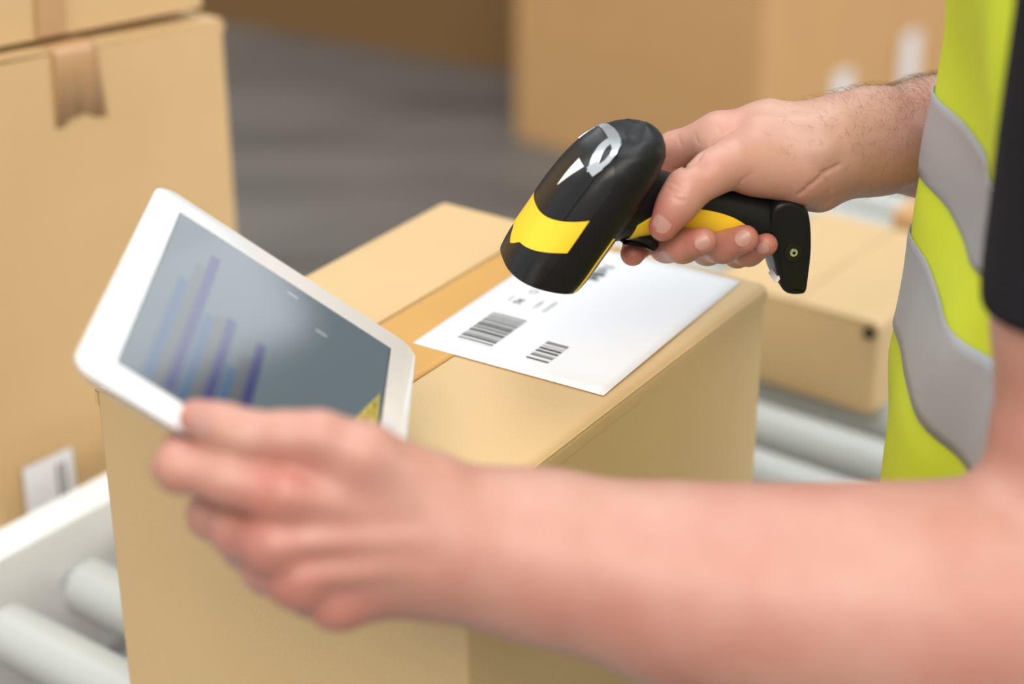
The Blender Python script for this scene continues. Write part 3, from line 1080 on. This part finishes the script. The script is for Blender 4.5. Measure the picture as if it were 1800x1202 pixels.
R_wr = S(1462, 258, 26)
R_elb = at(1990, 262, 1.36)
R_fore = [(S(1432, 268, 24), .0255), (R_wr, .0275), (S(1530, 249, 42), .031), (S(1640, 242, 75), .0365), (at(1800, 250, 1.30), .043), (R_elb, .045), (at(2080, 150, 1.40), .050)]
R_index = [(S(1262, 236, 26), .0135), (S(1186, 266, 46), .0122), (S(1146, 360, 56), .0105), (S(1124, 425, 40), .0092), (S(1112, 446, 30), .0080)]
R_middle = [(S(1280, 262, 62), .013), (S(1180, 385, 62), .0115), (S(1172, 430, 36), .0108), (S(1200, 432, 8), .0102), (S(1236, 424, -8), .0088)]
R_ring = [(S(1300, 300, 72), .0125), (S(1240, 400, 74), .0112), (S(1243, 436, 44), .0104), (S(1270, 432, 18), .0102), (S(1309, 420, 2), .0090)]
R_pinky = [(S(1330, 345, 74), .0115), (S(1290, 415, 76), .0098), (S(1296, 444, 50), .0090), (S(1316, 442, 28), .0086), (S(1347, 430, 12), .0074)]
R_thumb = [(S(1388, 296, 14), .0175), (S(1290, 286, -2), .0142), (S(1252, 304, -8), .0128), (S(1207, 336, -12), .0118), (S(1188, 362, -14), .0108), (S(1166, 398, -12), .0092)]


def right_arm_smooth(P):
    fore = chain(P, R_fore, .02)
    palm = chain(P, [(S(1432, 268, 24), .0245), (S(1350, 238, 30), .0200), (S(1272, 238, 30), .0138)], .015)
    palm = smin(palm, cone(P, S(1420, 290, 34), .022, S(1290, 270, 60), .0145), .012)
    palm = smin(palm, cone(P, S(1420, 300, 44), .020, S(1312, 312, 70), .0145), .012)
    palm = smin(palm, cone(P, S(1425, 318, 44), .018, S(1342, 350, 72), .0135), .012)
    palm = smin(palm, cone(P, S(1418, 318, 22), .0165, S(1440, 338, 28), .0125), .006)      # heel of the thumb
    palm = smin(palm, cone(P, S(1400, 306, 12), .0150, S(1330, 300, 6), .0150), .012)        # thenar muscle
    palm = smin(palm, cone(P, S(1330, 262, 14), .0155, S(1255, 262, 20), .0085), .014)      # web between thumb and index
    arm = smin(fore, palm, .014)
    th = chain(P, R_thumb, .008)
    th = smin(th, cone(P, S(1205, 331, -13), .0120, S(1200, 343, -14), .0120), .004)
    out = smin(arm, th, .012)
    for f_, k_ in ((R_index, .010), (R_middle, .008), (R_ring, .008), (R_pinky, .008)):
        out = np.minimum(out, smin(arm, chain(P, f_, .006), k_))
    for a, b, rr in ((S(1330, 222, 8), S(1440, 225, 2), .0022), (S(1340, 250, 4), S(1450, 265, -2), .0022), (S(1480, 275, 8), S(1640, 285, 40), .0020), (S(1480, 292, 14), S(1600, 300, 34), .0020)):
        out = smin(out, cone(P, a, rr, b, rr) , .012)
    return out


def skin_hit(px, py, fn):
    """First point of the skin met along a sight line (used to seat creases, nails and hairs on the surface)."""
    ds = np.linspace(0.75, 1.35, 2400)
    pts = np.array([at(px, py, d) for d in ds]).astype(np.float32)
    v = fn(pts)
    k_ = np.argmax(v < 0)
    p = pts[k_].astype(float)
    g = np.array([fn(np.array([p + e * .0008, p - e * .0008], np.float32)) for e in np.eye(3)])
    n = g[:, 0] - g[:, 1]
    return p, n / (np.linalg.norm(n) + 1e-9)


CREASES = []
for line, rr in (([(1404, 342), (1424, 326), (1450, 303), (1474, 290)], .0009), ([(1188, 298), (1206, 294), (1226, 282), (1236, 268)], .0008),
                 ([(1172, 330), (1186, 338), (1201, 338)], .0003), ([(1176, 320), (1192, 327), (1208, 326)], .0003), ([(1182, 346), (1194, 352), (1206, 352)], .0002),
                 ([(1290, 336), (1302, 318), (1322, 304)], .0003), ([(1443, 300), (1456, 322), (1462, 336)], .0005),
                 ([(1262, 222), (1268, 236)], .0002), ([(1222, 236), (1228, 252)], .0002), ([(1193, 240), (1199, 258)], .0003)):
    CREASES.append(([skin_hit(*q, right_arm_smooth)[0] for q in line], rr))


def right_arm(P):
    out = right_arm_smooth(P)
    for line, rr in CREASES:
        for a, b in zip(line[:-1], line[1:]):
            out = -smin(-out, cone(P, a, rr, b, rr), .0012 + rr)
    return out


# ------------------------------------------------------------------ left hand and arm (holding the tablet)
T = lambda px, py, d: at(px, py, d)
L_wr = T(822, 957, 0.925)
L_elb = T(1905, 1045, 0.955)
L_fore = [(T(790, 955, .922), .0275), (L_wr, .0285), (T(900, 968, .928), .0315), (T(1000, 988, .932), .0365), (T(1200, 1030, .937), .046), (T(1400, 1058, .942), .053),
          (T(1600, 1070, .947), .058), (T(1790, 1060, .953), .058), (L_elb, .054)]
L_upper = [(L_elb, .050), (T(1925, 800, .945), .049), (T(1935, 560, .925), .049), (T(1985, 250, .885), .048), (T(2030, 0, .86), .046)]
L_thumb = [(T(745, 858, .905), .0180), (T(640, 800, .885), .0150), (T(560, 770, .880), .0122), (T(500, 768, .880), .0112), (T(430, 766, .884), .0116), (T(385, 750, .886), .0104), (T(345, 733, .890), .0088)]
L_index = [(T(492, 868, .880), .0150), (T(400, 842, .882), .0118), (T(315, 820, .890), .0118), (T(322, 800, .915), .0108), (T(345, 770, .940), .0095)]
L_middle = [(T(478, 958, .885), .0148), (T(418, 935, .905), .0122), (T(372, 905, .925), .0115), (T(390, 850, .945), .0100), (T(425, 815, .952), .009)]
L_ring = [(T(520, 1020, .893), .0142), (T(470, 1000, .915), .0118), (T(430, 960, .938), .0110), (T(460, 910, .950), .0095)]
L_pinky = [(T(585, 1058, .905), .0130), (T(545, 1045, .925), .0105), (T(505, 1005, .945), .0095), (T(520, 960, .955), .0085)]


def left_arm(P):
    fore = chain(P, L_fore, .03)
    palm = None
    for tip, r1 in (((515, 878, .884), .0155), ((500, 955, .890), .0155), ((540, 1012, .897), .0150), ((600, 1048, .906), .0140)):
        c = cone(P, T(775, 945, .915), .0260, T(*tip), r1)
        palm = c if palm is None else smin(palm, c, .007)
    palm = smin(palm, cone(P, T(745, 880, .905), .020, T(600, 835, .892), .0145), .014)    # web
    palm = smin(palm, cone(P, T(730, 1015, .925), .018, T(620, 1045, .915), .0140), .012)   # heel edge
    arm = smin(fore, palm, .02)
    arm = smin(arm, chain(P, L_upper, .02), .02)
    # extensor tendons and knuckle ridges
    for a, b, rr in (((505, 868, .8675), (720, 905, .892), .0026), ((485, 957, .8715), (730, 945, .8885), .0026), ((530, 1015, .880), (740, 985, .893), .0022)):
        arm = smin(arm, cone(P, T(*a), rr + .0012, T(*b), rr), .010)
    out = smin(arm, chain(P, L_thumb, .008), .012)
    for f_ in (L_index, L_middle, L_ring, L_pinky):
        out = np.minimum(out, smin(arm, chain(P, f_, .006), .008))
    # the tablet's edge presses into the web and palm
    Q = (P - tab_c.astype(np.float32)) @ np.stack([tx, ty, tz], 1).astype(np.float32)
    bx = np.maximum(np.maximum(np.abs(Q[:, 0]) - HX, np.abs(Q[:, 1]) - HY), np.abs(Q[:, 2] + TT / 2) - TT / 2 - .0003)
    return np.maximum(out, -bx)


pts_r = np.array([p for c in (R_fore, R_index, R_middle, R_ring, R_pinky, R_thumb) for p, _ in c])
Vr, Qr = surface(right_arm, pts_r.min(0) - 0.055, pts_r.max(0) + np.array([.03, .06, .06]), 0.00105, 2)
pts_l = np.array([p for c in (L_fore, L_upper, L_thumb, L_index, L_middle, L_ring, L_pinky) for p, _ in c])
Vl, Ql = surface(left_arm, pts_l.min(0) - 0.065, pts_l.max(0) + 0.06, 0.0017, 2)

foot = np.array([0.40, 1.0, 0.0])
person = thing('person', 'person in a yellow high-visibility vest and black shirt holding scanner and tablet', 'person', frame(foot, (1, 0, 0), (0, 1, 0), (0, 0, 1)))
Vb = np.concatenate([Vr, Vl]); Qb = np.concatenate([Qr, Ql + len(Vr)])
body = mesh('body', Vb, Qb, SKIN, person, world=True)
flush = np.zeros(len(Vb))
for p, s_, w_ in ([(c[-1][0], .016, .75) for c in (R_index, R_middle, R_ring, R_pinky, R_thumb)]
                  + [(c[-2][0], .014, .5) for c in (R_index, R_middle, R_ring, R_pinky)]
                  + [(R_index[1][0], .022, .55), (S(1205, 335, -20), .012, .25), (S(1242, 305, -22), .006, .3)]
                  + [(c[0][0], .020, .65) for c in (L_index, L_middle, L_ring, L_pinky)]
                  + [(L_thumb[-1][0], .016, .55), (L_index[1][0], .016, .35), (T(620, 930, .885), .03, .35), (T(650, 1040, .9), .03, .45), (T(1750, 900, .9), .06, .3), (T(1000, 1010, .9), .05, .22), (T(1500, 980, .9), .07, .2)]):
    d2 = ((Vb - p) ** 2).sum(1)
    flush = np.maximum(flush, w_ * np.exp(-d2 / (2 * s_ * s_)))
flush = np.maximum(flush, 0.24 * (np.arange(len(Vb)) >= len(Vr)))
attr = body.data.attributes.new('flush', 'FLOAT', 'POINT')
attr.data.foreach_set('value', flush.astype(np.float32))


def nail(c, tdir, nrm, L_, W_, name='fingernail'):
    """Curved nail plate: centre on the skin, tdir towards the tip, nrm outwards."""
    tdir = np.array(tdir, float); nrm = np.array(nrm, float)
    tdir -= nrm * (tdir @ nrm) / (nrm @ nrm); tdir /= np.linalg.norm(tdir); nrm /= np.linalg.norm(nrm)
    w = np.cross(nrm, tdir)
    verts, faces = [], []
    nu, nv = 10, 10
    for lay in (0, 1):
        for j in range(nv + 1):
            for i in range(nu + 1):
                u, v = -1 + 2 * i / nu, -1 + 2 * j / nv
                uu = u * math.sqrt(1 - v * v / 2); vv = v * math.sqrt(1 - u * u / 2)     # square to disc
                uu, vv = u * .12 + uu * .88, v * .12 + vv * .88
                z = -0.16 * W_ * uu * uu - 0.05 * L_ * vv * vv - lay * 0.0009
                verts.append(c + w * uu * W_ / 2 + tdir * vv * L_ / 2 + nrm * (z + 0.0005))
    M = (nu + 1) * (nv + 1); W = nu + 1
    for j in range(nv):
        for i in range(nu):
            q = (j * W + i, j * W + i + 1, (j + 1) * W + i + 1, (j + 1) * W + i)
            faces.append(q); faces.append(tuple(M + k_ for k_ in q[::-1]))
    for i in range(nu):
        faces.append((i + 1, i, M + i, M + i + 1)); k_ = nv * W
        faces.append((k_ + i, k_ + i + 1, M + k_ + i + 1, M + k_ + i))
    for j in range(nv):
        faces.append((j * W, (j + 1) * W, M + (j + 1) * W, M + j * W)); k_ = nu
        faces.append(((j + 1) * W + k_, j * W + k_, M + j * W + k_, M + (j + 1) * W + k_))
    return mesh(name, verts, faces, NAIL, person, world=True, auto=60)


def px_dir(dx, dy): return RT * dx + DN * dy


for (px, py, dx, dy, L_, W_, fn) in ((1163, 393, -.45, .9, .0120, .0120, right_arm), (1235, 427, .8, -.45, .0100, .0092, right_arm), (1306, 419, .75, -.5, .0105, .0098, right_arm),
                                     (1341, 437, .85, -.3, .0085, .0078, right_arm), (352, 748, -.9, -.3, .0150, .0120, left_arm)):
    c, n = skin_hit(px, py, fn)
    nail(c, px_dir(dx, dy), n, L_, W_)

# arm hair on the right forearm
cand = np.where((np.arange(len(Vb)) < len(Vr)))[0]
rel = Vb[cand] - CAM
dep = rel @ FW
pxs = CX + F_PX * (rel @ RT) / dep; pys = CY + F_PX * (rel @ DN) / dep
body.data.update()
nr = np.zeros(len(body.data.vertices) * 3); body.data.vertices.foreach_get('normal', nr); nr = nr.reshape(-1, 3)
okh = (pxs > 1330) & (pxs < 1690) & (rng.random(len(cand)) < np.clip((pxs - 1320) / 320, 0, 1) ** 2 * np.clip((nr[cand, 2] + 0.2), 0.05, 1))
sel = cand[okh]
sel = rng.choice(sel, min(2400, len(sel)), replace=False)
hv, hf = [], []
for i in sel:
    p = Vb[i]; n = nr[i]
    dirv = -RT * 0.5 + rng.normal(0, 0.55, 3)
    dirv -= n * (dirv @ n); dirv /= np.linalg.norm(dirv)
    ln = rng.uniform(.005, .011)
    side = np.cross(n, dirv)
    curl = rng.normal(0, .55)
    b = len(hv); ns = 4
    for k_ in range(ns + 1):
        t = k_ / ns
        c = p + n * (ln * (0.75 * t - 0.42 * t * t) - .0003) + dirv * ln * 0.75 * t + side * ln * curl * t * t
        w_ = 0.000065 * (1 - .7 * t)
        for q in range(3):
            a = 2 * math.pi * q / 3
            hv.append(c + side * math.cos(a) * w_ + n * math.sin(a) * w_)
    for k_ in range(ns):
        for q in range(3):
            hf.append((b + k_ * 3 + q, b + k_ * 3 + (q + 1) % 3, b + k_ * 3 + 3 + (q + 1) % 3, b + k_ * 3 + 3 + q))
tag(mesh('arm_hair', hv, hf, HAIR, person, world=True), kind='stuff')

# ------------------------------------------------------------------ clothing
YAW = math.radians(2)


def torso(th, z, off=0.0):
    """Trunk surface: th = 0 faces the person's front (image left), 90 deg his left side (towards the camera)."""
    lean = -0.06 * (z - 1.02)
    cx_ = 0.392 + lean; cy_ = 0.995
    ax_ = np.interp(z, [0.70, 0.85, 0.93, 0.96, 1.03, 1.087, 1.13, 1.2, 1.3, 1.42, 1.50], [.130, .139, .144, .145, .131, .120, .117, .121, .122, .10, .06]) + off
    ay_ = np.interp(z, [0.70, 0.85, 0.97, 1.1, 1.3, 1.42, 1.50], [.140, .140, .138, .135, .14, .13, .07]) + off
    c, s = spow(math.cos(th), 3.0), spow(math.sin(th), 3.0)
    fx, fy = -c * ax_, -s * ay_
    x = fx * math.cos(YAW) + fy * math.sin(YAW)
    y = -fx * math.sin(YAW) + fy * math.cos(YAW)
    return np.array([cx_ + x, cy_ + y, z])


def folds(th, z):
    return (0.004 * math.sin(th * 5 + z * 9 + 0.6) + 0.004 * math.sin(th * 9 - z * 14 + 1.3) + 0.003 * math.sin(z * 31 + th * 3)) * (1.0 if z < 1.35 else .4)


def cloth_grid(name, z0, z1, nz, nt, off, mat, thick, wavy=True, th0=-math.pi, th1=math.pi, extra=None):
    verts, faces = [], []
    for j in range(nz + 1):
        for i in range(nt + 1):
            th = th0 + (th1 - th0) * i / nt
            z = z0(th) + (z1(th) - z0(th)) * j / nz if callable(z0) else z0 + (z1 - z0) * j / nz
            verts.append(torso(th, z, off + (folds(th, z) if wavy else 0)))
    for j in range(nz):
        for i in range(nt):
            k_ = j * (nt + 1) + i
            faces.append((k_, k_ + 1, k_ + nt + 2, k_ + nt + 1))
    o = mesh(name, verts, faces, mat, person, world=True)
    sm_ = o.modifiers.new('thickness', 'SOLIDIFY'); sm_.thickness = thick; sm_.offset = -1
    return o


cloth_grid('shirt', 0.86, 1.50, 30, 60, 0.0, SHIRT, 0.002, wavy=False)
cloth_grid('vest', 0.74, 1.46, 70, 160, 0.014, VEST, 0.002)
for (za, zb) in ((1.088, 1.142), (0.980, 1.048)):
    cloth_grid('reflective_band', za, zb, 8, 160, 0.0158, BAND, 0.001)


def tube(name, pts, mat, parent, n=28, wob=0.0, seed=0, thick=0.002):
    verts, faces = [], []
    P = [np.array(p) for p, _ in pts]
    rings_ = []
    for j, (p, r) in enumerate(pts):
        d = P[min(j + 1, len(P) - 1)] - P[max(j - 1, 0)]; d = d / np.linalg.norm(d)
        u = np.cross(d, (0, 1, 0.01)); u /= np.linalg.norm(u); w = np.cross(d, u)
        for i in range(n):
            t = 2 * math.pi * i / n
            rr = r * (1 + wob * math.sin(3 * t + seed + j * .9) + wob * .6 * math.sin(5 * t - j * .6))
            verts.append(p + (u * math.cos(t) + w * math.sin(t)) * rr)
    for j in range(len(P) - 1):
        for i in range(n):
            faces.append((j * n + i, j * n + (i + 1) % n, (j + 1) * n + (i + 1) % n, (j + 1) * n + i))
    o = mesh(name, verts, faces, mat, parent, world=True)
    sm_ = o.modifiers.new('thickness', 'SOLIDIFY'); sm_.thickness = thick; sm_.offset = 0
    ss = o.modifiers.new('soft', 'SUBSURF'); ss.levels = 1; ss.render_levels = 1
    return o


tube('sleeve', [(T(1943, 532, .921), .0605), (T(1950, 480, .914), .0610), (T(1966, 400, .905), .0605), (T(1988, 250, .884), .061), (T(2012, 110, .868), .062), (T(2036, -20, .855), .063), (T(2060, -200, .84), .066), ((.318, .855, 1.365), .066), ((.350, .900, 1.400), .060), ((.392, .955, 1.415), .045)],
     SHIRT, person, wob=0.03, seed=1)
rs = np.array([0.47, 1.36, 1.42])
e2 = R_fore[-1][0]
tube('sleeve', [(e2 + (rs - e2) * t, .060 + .008 * t) for t in (0, .2, .4, .6, .8, 1)], SHIRT, person, wob=0.03, seed=3)
for sy in (-0.09, 0.09):
    tube('trouser_leg', [((0.40, 1.0 + sy, 0.08), .075), ((0.40, 1.0 + sy, 0.45), .085), ((0.40, 1.0 + sy * .95, 0.70), .098), ((0.40, 1.0 + sy * .9, 0.9), .105)], TROUSER, person, wob=0.02, seed=sy * 30)
    bmS = box_bm(0.20 - foot[0], 0.475 - foot[0], sy - 0.05, sy + 0.05, 0.0, 0.09, 0.035, 4)
    for v in bmS.verts:
        if v.co.x < -0.06: v.co.z *= 0.75
    from_bm('shoe', bmS, SHOE, person)
for o_ in list(bpy.data.objects):
    if '_m' in o_: del o_['_m']
